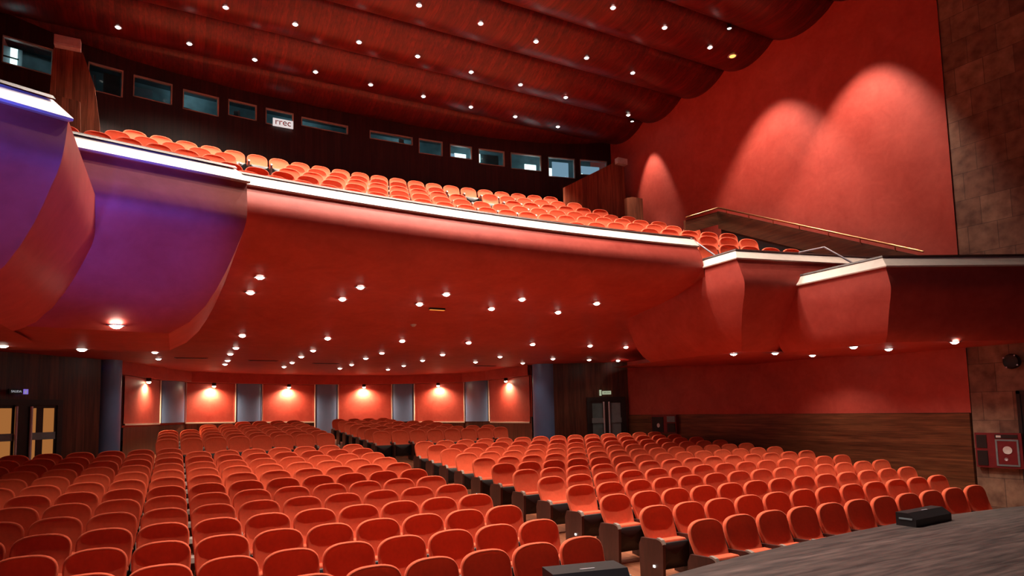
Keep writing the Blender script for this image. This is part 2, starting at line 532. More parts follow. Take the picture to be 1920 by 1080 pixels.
# ------------------------------------------------------------------ exit doors
def exit_door(name, p0, p1, zt, zb, label, glow, gap):
    a, c = Vector(p0), Vector(p1)
    L_ = (c - a).length
    ang = math.atan2(c.y - a.y, c.x - a.x)
    d = thing(name, (a.x, a.y, E(zb)), label, 'door', rotz=ang)
    tag(d, kind='structure')
    H = zt - zb
    b = MB()
    b.box(0, 0.13, -0.10, 0.05, 0, H).box(L_ - 0.13, L_, -0.10, 0.05, 0, H).box(0.13, L_ - 0.13, -0.10, 0.05, H - 0.13, H)
    b.build('door_frame', M['dark'], d)
    hw = L_ / 2
    for s in (0, 1):
        x0, x1 = (0.13, hw - gap) if s == 0 else (hw + gap, L_ - 0.13)
        leaf = MB().box(x0, x0 + 0.05, -0.07, -0.02, 0, H - 0.13).box(x1 - 0.05, x1, -0.07, -0.02, 0, H - 0.13).box(x0, x1, -0.07, -0.02, H - 0.2, H - 0.13).box(x0, x1, -0.07, -0.02, 0, 0.1).build('door_leaf', M['dark'], d)
        pn = MB().box(x0 + 0.05, x1 - 0.05, -0.05, -0.04, 0.1, H - 0.2)
        wl = x1 - x0 - 0.1
        if s == 1 and gap > 0.1:
            pn.box(x0 + 0.05 + wl * 0.22, x0 + 0.05 + wl * 0.52, -0.056, -0.05, 0.1, H - 0.2, 1)
        pn.build('pane', [glow[s], M['dark']], leaf)
        MB().box(x0 + 0.03, x1 - 0.03, -0.085, -0.07, H * 0.52, H * 0.52 + 0.17).build('push_bar', M['grey'], leaf)
        xb = x1 + 0.0 if s == 0 else x0 + 0.0
        MB().tube([(xb, -0.13, 0.1), (xb, -0.13, H - 0.16)], 0.032, 10).build('pull_handle', M['steel'], leaf)
    MB().box(hw - gap, hw + gap, -0.10, 0.0, 0, H - 0.13).build('centre_post', M['dark'], d)
    return d
exit_door('door_1', (-3.83, 17.62), (-2.50, 19.0), 0.50, -1.46, 'double glass exit door in the dark wood wall, left rear of the stalls', (M['lobby'], M['lobby']), 0.17)
exit_door('door_2', (12.58, 18.34), (13.76, 17.72), 0.38, -1.46, 'double glass exit door beside the red wall, right rear of the stalls', (M['teal'], M['grey']), 0.09)

def text_obj(name, body, size, mat, parent, loc, rot, ext=0.004):
    c = bpy.data.curves.new(name, 'FONT')
    c.body = body
    c.size = size
    c.extrude = ext
    c.align_x = 'CENTER'
    c.align_y = 'CENTER'
    c.materials.append(mat)
    tmp = bpy.data.objects.new(name, c)
    COL.objects.link(tmp)
    me = bpy.data.meshes.new_from_object(tmp)
    bpy.data.objects.remove(tmp)
    o = link(name, me, parent)
    o.location = loc
    o.rotation_euler = rot
    return o
ang = math.atan2(1.38, 1.33)
s = thing('exit_sign', (-3.23, 18.17, E(0.68)), 'dim SALIDA exit sign with violet square over the left glass door', 'sign', rotz=ang)
s.scale = (0.68, 1.0, 0.68)
MB().box(-0.27, 0.19, -0.05, -0.01, -0.085, 0.085).build('sign_plate', M['dark'], s)
text_obj('lettering', 'SALIDA', 0.105, M['exit_white'], s, (-0.04, -0.055, 0), (math.pi / 2, 0, 0))
b = MB().box(0.19, 0.36, -0.05, -0.01, -0.085, 0.085)
b.build('pictogram_square', M['exit_led'], s)
b = MB().lathe([(0.018, 0), (0.0, 0.018)], 8, 0, (0.285, -0.055, 0.05))
b.tube([(0.28, -0.055, 0.03), (0.265, -0.055, -0.02), (0.30, -0.055, -0.06)], 0.010, 6).tube([(0.265, -0.055, -0.02), (0.235, -0.055, -0.055)], 0.010, 6).tube([(0.235, -0.055, 0.0), (0.275, -0.055, 0.02), (0.315, -0.055, 0.0)], 0.008, 6)
b.build('running_figure', M['exit_white'], s)
ang = math.atan2(-0.62, 1.18)
s = thing('exit_sign', (13.17, 18.03, E(0.53)), 'small pale exit sign over the right glass door', 'sign', rotz=ang)
MB().box(-0.22, -0.15, -0.07, -0.03, -0.10, 0.10).build('pictogram_square', M['exit_dim'], s)
MB().box(-0.12, 0.18, -0.07, -0.03, -0.06, 0.06).build('sign_plate', M['exit_dim'], s)
text_obj('lettering', 'SALIDA', 0.07, M['dark'], s, (0.03, -0.074, 0), (math.pi / 2, 0, 0))
s = thing('exit_sign', (6.25, 26.62, E(-0.60)), 'small white exit sign low on the red wall at the aisle end', 'sign')
MB().box(-0.14, 0.14, -0.06, -0.02, -0.06, 0.06).build('sign_plate', M['signlit'], s)

# ------------------------------------------------------------------ main balcony shell (front fascia curving under into the soffit)
def led_y(x):
    return 9.83 - 0.013 * (x - 5.4) ** 2
PROF = [(0.0, 3.27), (-0.07, 3.14), (-0.12, 3.02), (-0.145, 2.91), (-0.13, 2.80), (-0.04, 2.68), (0.22, 2.52), (0.68, 2.38), (1.25, 2.28), (1.8, 2.21), (2.4, 2.14), (3.1, 2.05), (3.7, 1.93), (4.3, 1.80), (5.0, 1.70), (6.2, 1.62), (8.0, CEIL), (11.0, CEIL), (14.0, CEIL), (17.4, CEIL)]
xs = sorted([XL + (XR - XL) * i / 48 for i in range(49)] + [9.47, 9.50])
b = MB()
b.quad_grid([[P(x, led_y(x) * (1 - min(1, max(0, (dy - 1) / 6))) + 9.8 * min(1, max(0, (dy - 1) / 6)) + dy, z if x < 9.48 else min(z, 2.62)) for x in xs] for dy, z in PROF], 0, True)
b.build('balcony_front', M['red'], kind='structure', label='long red curved balcony front sweeping under into the stalls ceiling', cat='balcony')

LDY, LDZ = 0.12, 0.19
def ledge_strip(pts, z, name, label, inw):
    """pts: bottom front line; inw: inward directions per point (scaled to the slant)"""
    b = MB()
    r0 = [P(p[0] - i[0] * 0.035, p[1] - i[1] * 0.035, z - 0.02) for p, i in zip(pts, inw)]
    r1 = [P(p[0] - i[0] * 0.04, p[1] - i[1] * 0.04, z) for p, i in zip(pts, inw)]
    r2_ = [P(p[0] + i[0] * LDY, p[1] + i[1] * LDY, z + LDZ) for p, i in zip(pts, inw)]
    rb = [P(p[0] + i[0] * 0.05, p[1] + i[1] * 0.05, z - 0.02) for p, i in zip(pts, inw)]
    b.quad_grid([rb, r0, r1, r2_], 0, False)
    o = b.build(name, M['ledge'], kind='structure', label=label, cat='ledge')
    b = MB()
    q0 = [P(p[0] + i[0] * (LDY - 0.02), p[1] + i[1] * (LDY - 0.02), z + LDZ) for p, i in zip(pts, inw)]
    q1 = [P(p[0] + i[0] * (LDY + 0.0), p[1] + i[1] * (LDY + 0.0), z + LDZ + 0.035) for p, i in zip(pts, inw)]
    q2 = [P(p[0] + i[0] * (LDY + 0.22), p[1] + i[1] * (LDY + 0.22), z + LDZ + 0.035) for p, i in zip(pts, inw)]
    q3 = [P(p[0] + i[0] * (LDY + 0.22), p[1] + i[1] * (LDY + 0.22), z - 0.45) for p, i in zip(pts, inw)]
    b.quad_grid([q0, q1, q2, q3], 0, False)
    b.build('ledge_cap', M['panelwood'], o)
    return o
lx = [x for x in xs if 0.0 <= x <= 9.5]
lx = [-1.2, -0.6] + lx + [9.47]
ledge_strip([(x, led_y(x)) for x in lx], 3.29, 'trim_11', 'long bright cream ledge along the main balcony front', [(0, 1)] * len(lx))

# ------------------------------------------------------------------ side boxes: bowls stepping down towards the stage
BOWL = [(0.0, 0.0, 0.0), (0.08, 0.0, -0.05), (0.17, 0.0, -0.105), (0.25, 0.005, -0.15), (0.30, 0.015, -0.155), (0.36, 0.04, -0.125), (0.43, 0.085, -0.065), (0.50, 0.13, 0.01), (0.60, 0.20, 0.11), (0.72, 0.30, 0.23), (0.83, 0.415, 0.35), (0.93, 0.58, 0.51), (1.0, 0.80, 0.72)]
def side_box(cx, cy, H, zb, sgn, slope, xend, yback, name, label, led_name, led_label, side_ledge, k, tail):
    """corner (cx,cy) of the ledge; sgn +1: the box grows towards +x (right wall); tail: rear end of the underside"""
    b = MB()
    front, side = [], []
    n = 12
    for tt, dx, dy in BOWL:
        z = H - (H - zb) * tt
        x0, y0 = cx + sgn * dx * k, cy + dy * k
        front.append([P(x0 + (xend - x0) * i / n, y0 - slope * abs((xend - x0) * i / n), z) for i in range(n + 1)])
        side.append([P(x0, y0 + (yback - y0) * i / n, z) for i in range(n + 1)])
    b.quad_grid(front, 0, True)
    b.quad_grid(side, 0, True)
    xb = side[-1][0][0]
    (tx, ty, tz) = tail
    def lp(a, c, t):
        return tuple(a[q] + (c[q] - a[q]) * t for q in range(3))
    mid = [lp((xb, yback, E(zb)), (xend, yback, E(zb)), i / n) for i in range(n + 1)]
    end = [lp((tx, ty, E(tz)), (xend, ty, E(tz)), i / n) for i in range(n + 1)]
    b.quad_grid([front[-1], mid, end], 0, True)
    b.quad_grid([[s_[-1] for s_ in side], [lp(s_[-1], (xend, yback, s_[-1][2]), 1.0) for s_ in side]], 0, False)
    b.build(name, M['red'], kind='structure', label=label, cat='balcony box')
    pts = [(xend, cy - slope * abs(xend - cx)), (cx, cy)]
    inw = [(0.0, 1.0), (sgn * 1.0, 1.0)]
    if side_ledge:
        pts += [(cx, yback if yback < 12 else 10.6)]
        inw += [(sgn * 1.0, 0.0)]
    ledge_strip(pts, H, led_name, led_label, inw)
side_box(9.50, 8.63, 2.82, 1.10, 1, 0.205, XR, 12.2, 'balcony_box', 'red balcony box nearest the main balcony on the right side', 'trim_12', 'cream ledge around the upper right balcony box', True, 1.0, (13.2, 17.6, 1.38))
side_box(10.70, 6.49, 2.31, 1.04, 1, 0.45, XR + 0.2, 8.9, 'balcony_box', 'lower red balcony box by the stone wall, its front in shadow', 'trim_13', 'cream ledge around the lower right balcony box', True, 0.4, (11.1, 9.6, 1.09))
side_box(0.71, 8.10, 2.82, 1.03, -1, 0.20, XL, 11.0, 'balcony_box', 'blue-lit red balcony box joining the main balcony on the left', 'trim_14', 'bright cream ledge on the upper left balcony box', False, 1.0, (-0.95, 17.4, 1.56))
side_box(-0.776, 5.77, 2.31, 0.98, -1, 0.41, XL, 8.6, 'balcony_box', 'blue-lit red balcony box cut off by the picture edge at left', 'trim_15', 'cream ledge tapering to a point on the lower left box', False, 1.0, (-1.6, 10.0, 1.0))

# ------------------------------------------------------------------ balcony rake, walls and ceiling
def row_y(yc, x):
    return yc - 0.013 * (x - 5.0) ** 2
def row_z(yc, x=5.0):                          # height of the seat tops in the balcony; the right flank lies a little higher
    u = min(1, max(0, (x - 8.5) / 2.5))
    return 7.14 - 0.5 * (18.3 - yc) + 0.30 * u * u * (3 - 2 * u) * min(1, max(0, (15.5 - yc) / 4))
YCS = [18.3 - 0.95 * j for j in range(11)]
b = MB()
gx = [XL + (XR - XL) * i / 24 for i in range(25)]
for j, yc in enumerate(YCS):
    zf = lambda x, yc=yc: row_z(yc, x) - 0.88
    for g_ in ([gx] if j < 8 else [[9.75 + 0.5 * q for q in range(9)], [-3.9 + 0.5 * q for q in range(9)]] if j < 10 else []):
        b.quad_grid([[P(x, row_y(yc + 0.55, x), zf(x)) for x in g_], [P(x, row_y(yc - 0.40, x), zf(x)) for x in g_], [P(x, row_y(yc - 0.40, x), zf(x) - 0.45) for x in g_]], 0, False)
b.quad_grid([[P(x, 20.0, row_z(18.3) - 0.88) for x in gx], [P(x, row_y(18.8, x), row_z(18.3) - 0.88) for x in gx]], 0, False)
b.build('floor_balcony', M['darkred'], kind='structure', label='dark stepped balcony floor under the upper seats', cat='floor')

def arc_y(x):
    return 19.35 - 0.0145 * (x - 5.0) ** 2
WIN = [(-3.79, -2.83, 9.10, 8.44), (-2.13, -1.38, 9.05, 8.33), (-1.15, -0.25, 9.03, 8.45), (0.01, 0.91, 8.98, 8.43), (1.16, 1.92, 9.01, 8.55), (2.17, 2.96, 9.01, 8.54), (3.19, 4.60, 8.97, 8.70),
       (5.29, 6.70, 8.97, 8.71), (6.91, 7.72, 8.98, 8.49), (7.98, 8.75, 8.95, 8.51), (8.99, 9.92, 8.94, 8.41), (10.15, 11.27, 8.94, 8.37), (11.53, 12.52, 8.94, 8.22), (12.72, 13.73, 8.95, 8.39)]
ZB, ZT = 5.9, 10.4
b = MB()
def piece(x0, x1, z0, z1):
    n = max(1, int((x1 - x0) / 0.5))
    pp = [x0 + (x1 - x0) * i / n for i in range(n + 1)]
    b.quad_grid([[P(x, arc_y(x), z1) for x in pp], [P(x, arc_y(x), z0) for x in pp]], 0, False)
x = XL - 0.05
for x0, x1, zt, zb in WIN:
    piece(x, x0, ZB, ZT)
    piece(x0, x1, zt, ZT)
    piece(x0, x1, ZB, zb)
    x = x1
piece(x, XR + 0.05, ZB, ZT)
b.build('wall_upper_back', M['wood_d'], kind='structure', label='very dark wood wall behind the balcony with a row of booth windows', cat='wall')

WDESC = ['bright vertical white strips inside', 'dark teal pane beside the wooden wing', 'dark grey pane', 'pale reflection in a dark pane', 'pale green strip inside', 'red and white lettering at its corner', 'low dark slit',
         'low dark slit with a small grey box', 'dark pane with a pale right edge', 'bright white rectangle inside', 'narrow white strip at its side', 'glowing white corner', 'white door and blue-lit wall inside', 'cut by the sloping wooden wing']
b = MB()
b.quad_grid([[P(x, arc_y(x) + 1.3, z) for x in gx] for z in (7.9, 9.6)], 0, False)
b.quad_grid([[P(x, arc_y(x) + q, 9.45) for x in gx] for q in (0.02, 1.3)], 0, False)
b.quad_grid([[P(x, arc_y(x) + q, 8.0) for x in gx] for q in (0.02, 1.3)], 0, False)
b.build('wall_booth', M['teal'], kind='structure', label='dark teal inside of the control booths behind the windows', cat='wall')
for k, (x0, x1, zt, zb) in enumerate(WIN):
    y0, y1 = arc_y(x0), arc_y(x1)
    L_ = math.hypot(x1 - x0, y1 - y0)
    an = math.atan2(y1 - y0, x1 - x0)
    H = zt - zb
    wn = thing('window_%d' % (k + 1), (x0, y0, E(zb)), f'control booth window {ORD[k + 1]} from the left, {WDESC[k]}', 'window', rotz=an)
    tag(wn, kind='structure')
    t = 0.035
    f_ = MB().box(0, L_, -0.05, 0.06, H - t, H).box(0, L_, -0.02, 0.06, 0, t * 0.6).box(0, t * 0.7, -0.02, 0.06, 0, H).box(L_ - t, L_, -0.05, 0.06, 0, H)
    f_.build('window_frame', M['frame'], wn)
    MB().box(t, L_ - t, 0.02, 0.03, t * 0.6, H - t).build('pane', M['glass'], wn)
    def lit(fx0, fx1, fz0, fz1, mat, nm, dep=0.5):
        MB().box(L_ * fx0, L_ * fx1, dep, dep + 0.04, H * fz0, H * fz1).build(nm, mat, wn)
    if k == 0:
        lit(0.0, 0.42, -0.2, 1.1, M['grey'], 'booth_partition', 0.62)
        lit(0.18, 0.32, -0.05, 1.0, M['litpanel'], 'lit_strip')
        lit(0.36, 0.5, -0.1, 0.12, M['litblue'], 'lit_desk')
        lit(0.0, 0.34, 0.47, 0.51, M['dark'], 'glazing_bar', 0.3)
    elif k == 1:
        lit(0.22, 0.28, 0, 0.9, M['grey'], 'booth_post')
        lit(0.5, 1.0, -0.1, 1.1, M['teal'], 'booth_partition')
    elif k == 2:
        lit(0.0, 0.62, -0.1, 1.2, M['grey'], 'booth_partition', 0.9)
    elif k == 3:
        lit(0.0, 0.3, 0.1, 0.5, M['grey'], 'booth_cabinet')  # grey box stands in for the pale reflection in the pane
    elif k == 4:
        lit(0.30, 0.52, -0.1, 0.85, M['grey'], 'booth_partition')
        lit(0.46, 0.52, -0.1, 0.95, M['white'], 'booth_post')
    elif k == 7:
        lit(0.7, 0.82, 0.0, 0.8, M['grey'], 'booth_cabinet', 0.1)
    elif k == 9:
        lit(0.42, 0.95, 0.05, 0.86, M['litpanel'], 'lit_wall')
        lit(0.24, 0.42, 0.05, 0.8, M['litblue'], 'booth_partition')
        lit(0.62, 0.86, -0.05, 0.3, M['dark'], 'equipment', 0.3)
    elif k == 10:
        lit(0.05, 0.17, 0.35, 0.9, M['litpanel'], 'lit_strip', 0.3)
        lit(0.2, 0.92, 0.2, 1.0, M['teal'], 'booth_partition', 0.4)
    elif k == 11:
        lit(0.62, 1.0, -0.05, 0.75, M['litpanel'], 'lit_wall')
        lit(0.25, 0.62, -0.05, 0.3, M['litblue'], 'lit_desk', 0.6)
    elif k == 12:
        lit(0.0, 0.32, -0.05, 0.72, M['litpanel'], 'lit_door')
        lit(0.36, 0.98, -0.1, 1.1, M['litblue'], 'booth_partition', 0.55)
    elif k == 13:
        lit(0.2, 1.0, 0.1, 1.1, M['litblue'], 'booth_partition', 0.7)
        lit(0.12, 0.17, 0.12, 0.22, M['litpanel'], 'indicator', 0.2)
for x in (-3.2, 0.3, 3.4, 6.6, 9.2, 11.6, 13.2):
    place_lamp(lamp_data('booth_fill_lamp', 'POINT', 9, (0.75, 0.95, 1.0), 0.03), (x, arc_y(x) + 0.6, 9.40))  # added out of sight to brighten the booth interiors
# lettered sign hanging in the sixth window
x0, y0 = 2.58, arc_y(2.58) - 0.06
s = thing('lettered_sign', (x0, y0, E(8.62)), 'small white sign with red letters in the sixth booth window', 'sign')
MB().box(-0.21, 0.36, -0.02, 0.0, -0.12, 0.12).build('sign_plate', M['signlit'], s)
text_obj('lettering', 'rrec', 0.27, M['rednote'], s, (0.075, -0.024, 0.02), (math.pi / 2, 0, 0))

# wavy mahogany ceiling: convex panels with shadow joints
b = MB()
cx_ = [XL - 0.3 + (XR - XL + 0.6) * i / 12 for i in range(13)]
yj = 19.9
CUSPS = []
while yj > 1:
    CUSPS.append(yj)
    yj -= 1.87 if yj < 17 else 1.72
JO = [20.0, 18.25, 16.35, 14.48, 12.70, 10.98, 9.2, 7.4, 5.5, 3.6, 1.6]
for k in range(len(JO) - 1):
    ya, yb = JO[k], JO[k + 1]
    prof = []
    for i in range(11):
        t = i / 10
        prof.append((ya + (yb - ya) * t, 9.68 - 0.30 * math.sin(math.pi * t) ** 0.8))
    prof = [(ya, 9.80)] + prof + [(yb, 9.80)]
    b.quad_grid([[P(x, y + 0.0, z) for x in cx_] for y, z in prof], 0, True)
b.build('ceiling', M['ceil'], kind='structure', label='dark mahogany ceiling of wavy cross panels', cat='ceiling')

# wooden wings at the balcony corners
def wing(pts, y, label, cat='wall'):
    return MB().prism([(p[0], E(p[1])) for p in pts], 1, y, y + 0.12).build('wooden_wing', M['wood_wing'], kind=None, label=label, cat='partition')
wr = wing([(11.15, 6.0), (11.15, 7.25), (13.25, 8.45), (13.62, 8.35), (13.62, 6.0)], 17.1, 'sloping wooden wing wall at the right rear of the balcony')
MB().prism([(12.95, E(5.7)), (12.95, E(6.85)), (13.2, E(6.92)), (13.62, E(6.92)), (13.62, E(5.7))], 1, 16.2, 16.32).build('wooden_wing', M['wood_wing'], label='low wooden screen in front of the right sloping wing wall', cat='partition')
wing([(-2.72, 6.0), (-2.62, 8.62), (-2.08, 8.55), (-1.82, 7.75), (-1.70, 6.9), (-1.66, 6.0)], 17.1, 'tall tapering wooden wing wall at the left rear of the balcony')
MB().prism([(-2.75, E(5.7)), (-2.72, E(7.25)), (-2.05, E(7.18)), (-1.98, E(5.7))], 1, 16.75, 16.85).build('wooden_wing', M['wood_wing'], label='low wooden screen in front of the tall left wing wall', cat='partition')
for (x0, x1, z0, z1, y, lab) in ((-2.60, -2.10, 8.50, 8.73, 16.95, 'white box lamp on top of the left wooden wing'), (13.22, 13.62, 8.34, 8.54, 16.95, 'white box lamp on top of the right wooden wing')):
    t = thing('emergency_light', ((x0 + x1) / 2, y, E((z0 + z1) / 2)), lab, 'lamp', 'white box lamps on the wings')
    hw_, hh = (x1 - x0) / 2, (z1 - z0) / 2
    MB().box(-hw_, hw_, -0.04, 0.145, -hh, hh).build('casing', M['white'], t)
    MB().box(-hw_ + 0.03, hw_ - 0.03, -0.055, -0.04, -hh + 0.03, hh - 0.03).build('diffuser', M['white'], t)

# stair parapet with handrail along the right wall
t = thing('stair_parapet', (0, 0, EYE), 'brown wooden stair parapet with brass handrail sloping down the red wall', 'parapet')
top = [(13.2, 12.57, 5.38), (13.2, 7.24, 2.89)]
b = MB()
def slab(p, q, h, th, dirn):
    v = [(p[0], p[1], p[2]), (q[0], q[1], q[2]), (q[0], q[1], q[2] - h), (p[0], p[1], p[2] - h)]
    w_ = [(a_[0] + dirn[0] * th, a_[1] + dirn[1] * th, a_[2]) for a_ in v]
    b_ = len(b.v)
    b.v += v + w_
    for q_ in ((0, 1, 2, 3), (7, 6, 5, 4), (0, 4, 5, 1), (1, 5, 6, 2), (2, 6, 7, 3), (3, 7, 4, 0)):
        b.f.append(tuple(b_ + i for i in q_)); b.m.append(0); b.s.append(False)
slab(top[0], top[1], 0.50, 0.07, (1, 0))
slab((12.0, 12.57, 4.97), (13.27, 12.57, 5.38), 0.36, 0.07, (0, 1))
b.build('parapet_panel', M['parapet'], t)
b = MB()
slab((13.23, 12.5, 4.87), (13.23, 7.24, 2.41), 0.9, 0.03, (1, 0))
b.build('dark_gap_sheet', M['dark'], t)  # black sheet stands in for the shaded gap under the parapet
b = MB().tube([(12.0, 12.55, 5.04), (13.18, 12.55, 5.46), (13.15, 12.4, 5.40), (13.15, 7.2, 2.97)], 0.022, 8)
b.build('handrail', M['brass'], t)
for k in range(7):
    u = (k + 0.4) / 7
    y = 12.5 - 5.2 * u
    z = 5.35 - 2.43 * u
    MB().tube([(13.15, y, z + 0.08), (13.15, y, z), (13.21, y, z - 0.02)], 0.012, 6).build('rail_bracket', M['brass'], t)
for pts, lab in (([(9.72, 10.3, 3.58), (9.88, 10.25, 3.68), (9.88, 9.45, 3.05), (9.88, 9.45, 2.7)], 'thin metal handrail stepping down from main balcony to upper right box'),
                 ([(10.75, 8.2, 2.95), (11.1, 7.9, 3.02), (11.1, 7.28, 2.54), (11.1, 7.28, 2.2)], 'thin metal handrail stepping down into the lower right box')):
    MB().tube([P(*p) for p in pts], 0.018, 8).build('handrail', M['steel'], label=lab, cat='handrail')
MB().tube([P(-3.8, 4.72, 2.62), P(-1.35, 5.85, 2.62), P(-1.35, 5.85, 2.45)], 0.014, 8).build('handrail', M['dark'], label='thin dark rail on top of the lower left box ledge', cat='handrail')

# ------------------------------------------------------------------ downlights
ring_me = MB().lathe([(0.050, 0.0), (0.075, -0.004), (0.078, -0.010), (0.052, -0.012), (0.050, 0.0)], 18)
def mesh_of(mb, mat, nm):
    o = mb.build(nm, mat)
    me = o.data
    bpy.data.objects.remove(o)
    return me
RING = mesh_of(ring_me, M['steel'], 'trim_ring')
BULB = mesh_of(MB().lathe([(0.050, -0.006), (0.045, -0.02), (0.025, -0.034), (0.001, -0.038)], 16), M['bulb'], 'bulb')
BULBU = mesh_of(MB().lathe([(0.050, -0.006), (0.045, -0.02), (0.025, -0.034), (0.001, -0.038)], 16), M['bulb_up'], 'bulb')
SP_LOW = lamp_data('stalls_downlight', 'SPOT', 135, WARM, 0.045, 108, 0.7)
SP_BACK = lamp_data('rear_stalls_downlight', 'SPOT', 20, WARM, 0.045, 130, 0.7)
SP_UP = lamp_data('ceiling_downlight', 'SPOT', 930, (1.0, 0.84, 0.70), 0.05, 86, 0.7)
SP_WIDE = lamp_data('wide_ceiling_downlight', 'SPOT', 900, (1.0, 0.84, 0.70), 0.05, 150, 0.9)
SP_NARROW = lamp_data('narrow_ceiling_downlight', 'SPOT', 700, (1.0, 0.84, 0.70), 0.05, 46, 0.6)
SP_BOX = lamp_data('box_downlight', 'SPOT', 75, WARM, 0.045, 125, 0.7)
def downlight(x, y, z, label, group, sp, up=False, scale=1.3):
    t = thing('downlight', P(x, y, z), label, 'light', group)
    t.scale = (scale,) * 3
    link('trim_ring', RING, t)
    link('bulb', BULBU if up else BULB, t)
    if sp:
        place_lamp(sp, (0, 0, -0.06), None, t)
LOW = [
    ('front', [(1.18, 10.97), (2.88, 11.17), (4.56, 11.26), (6.21, 11.25), (7.99, 11.15)], SP_LOW),
    ('second', [(1.12, 11.84), (2.74, 11.95), (4.28, 12.0), (5.89, 12.02), (7.52, 11.97)], SP_LOW),
    ('third', [(1.23, 14.58), (3.02, 14.62), (4.78, 14.65), (6.5, 14.61), (8.32, 14.55), (10.1, 14.47), (11.33, 14.46)], SP_LOW),
    ('fourth', [(-0.49, 16.15), (1.23, 16.18), (3.02, 16.34), (4.84, 16.56), (6.59, 16.61), (8.49, 16.81), (10.48, 17.06), (11.91, 17.14), (13.12, 17.2)], SP_BACK),
    ('fifth', [(-0.46, 17.43), (1.2, 17.47), (2.98, 17.8), (4.77, 17.93), (6.61, 18.31), (8.49, 18.56), (10.27, 18.66)], SP_BACK),
    ('sixth', [(-0.42, 19.25), (1.27, 19.42), (3.06, 19.85), (4.96, 20.36), (6.74, 20.51)], SP_BACK),
    ('seventh', [(1.29, 20.82), (3.09, 21.64), (4.98, 22.09), (6.76, 22.37)], SP_BACK),
]
def soff(x, y):
    zs = []
    for (a, za), (c, zc) in zip(PROF, PROF[1:]):
        f0 = min(1, max(0, (a - 1) / 6)); f1 = min(1, max(0, (c - 1) / 6))
        ya = led_y(x) * (1 - f0) + 9.8 * f0 + a
        yc_ = led_y(x) * (1 - f1) + 9.8 * f1 + c
        if ya <= y <= yc_ and yc_ > ya:
            zs.append(za + (zc - za) * (y - ya) / (yc_ - ya))
    return min(zs) if zs else CEIL
for nm, pts, sp in LOW:
    for k, (x, y) in enumerate(pts):
        downlight(x, y, soff(x, y), f'round downlight under the balcony, {nm} row, {ORD[k + 1]} from the left', 'downlights in the stalls ceiling', sp)
downlight(-0.62, 8.55, 1.085, 'single round downlight on the underside of the blue-lit left balcony box', 'downlights in the stalls ceiling', SP_BACK)
for k, (x, y) in enumerate([(-1.24, 11.25), (-2.1, 10.9)]):
    downlight(x, y, 1.055, f'round downlight above the left exit door, {("beside the blue column", "farther from the blue column")[k]}', 'downlights in the stalls ceiling', SP_BACK)
for x, y, z, lab in [(10.50, 9.75, 1.10, 'first from the main balcony'), (11.3, 9.35, 1.10, 'second from the main balcony'), (12.75, 9.54, 1.10, 'third, close to the red wall'),
                     (11.12, 7.45, 1.04, 'fourth, under the lower box'), (12.35, 7.55, 1.04, 'fifth, by the wall under the lower box'), (12.2, 6.27, 1.04, 'last, nearest the stone wall')]:
    downlight(x, y, z, f'round downlight under the right balcony boxes, {lab}', 'downlights under the right boxes', SP_BOX)
UP = [
    ('rear', [(-1.4, 17.2), (0.13, 17.23), (1.67, 17.3), (3.22, 17.24), (4.76, 17.27), (6.35, 17.27), (7.9, 17.28), (9.45, 17.27), (11.08, 17.31)]),
    ('second', [(0.84, 15.28), (2.37, 15.26), (3.93, 15.33), (5.48, 15.31), (7.07, 15.41), (8.64, 15.43), (10.24, 15.51), (12.72, 15.66)]),
    ('third', [(4.81, 13.31), (6.39, 13.32), (7.98, 13.38), (9.58, 13.44), (11.19, 13.51)]),
    ('fourth', [(8.97, 11.45), (10.6, 11.51), (12.25, 11.63)]),
]
def ceil_z(y):
    for a, c in zip(JO, JO[1:]):
        if c <= y <= a:
            return 9.68 - 0.30 * math.sin(math.pi * (a - y) / (a - c)) ** 0.8
    return 9.4
for nm, pts in UP:
    for k, (x, y) in enumerate(pts):
        downlight(x, y, ceil_z(y) - 0.003, f'round downlight in the mahogany ceiling, {nm} row from the booths, {ORD[k + 1]} from the left' if nm != 'rear' else f'round downlight in the mahogany ceiling, row nearest the booths, {ORD[k + 1]} from the left', 'downlights in the mahogany ceiling', SP_WIDE if nm == 'second' and k == 0 else SP_NARROW if x > 10.7 else SP_UP, True, 1.1)
# unseen ceiling lamps above the frame; the wider row is added to brighten the balcony
SP_FRONT = lamp_data('front_house_downlight', 'SPOT', 950, (1.0, 0.84, 0.70), 0.05, 84, 0.7)
SP_LEDGE = lamp_data('balcony_front_fill', 'SPOT', 1500, (1.0, 0.84, 0.70), 0.05, 112, 0.8)
for y, row, sp in ((11.5, (-0.8, 2.4, 5.6), SP_UP), (10.05, (-0.6, 1.9, 4.4, 6.7), SP_LEDGE), (8.3, (0.3, 2.7, 5.0, 7.2), SP_FRONT)):
    for x in row:
        place_lamp(sp, (x, y, ceil_z(y) - 0.08))
t = thing('downlight', P(13.1, 11.66, ceil_z(11.66) - 0.003), 'larger amber round downlight beside the upper red wall', 'light', 'downlights in the mahogany ceiling')
t.scale = (1.7, 1.7, 1.7)
link('trim_ring', RING, t)
MB().lathe([(0.050, -0.006), (0.045, -0.015), (0.001, -0.02)], 16).build('bulb', M['amber'], t)
zz = soff(4.75, 12.3)
t = thing('strip_light', P(4.75, 12.25, zz), 'thin amber strip light in the balcony soffit between round downlights', 'light')
MB().box(-0.17, 0.17, -0.035, 0.035, -0.03, 0.02).build('housing', M['dark'], t)
MB().box(-0.16, 0.16, -0.04, 0.03, -0.036, -0.03).build('lens', M['amber_dim'], t)
t = thing('smoke_detector', P(4.65, 13.45, soff(4.65, 13.45)), 'small pale smoke detector on the red balcony soffit', 'smoke detector')
MB().lathe([(0.055, 0.02), (0.055, -0.015), (0.035, -0.04), (0.001, -0.045)], 16).build('detector_dome', M['white'], t)
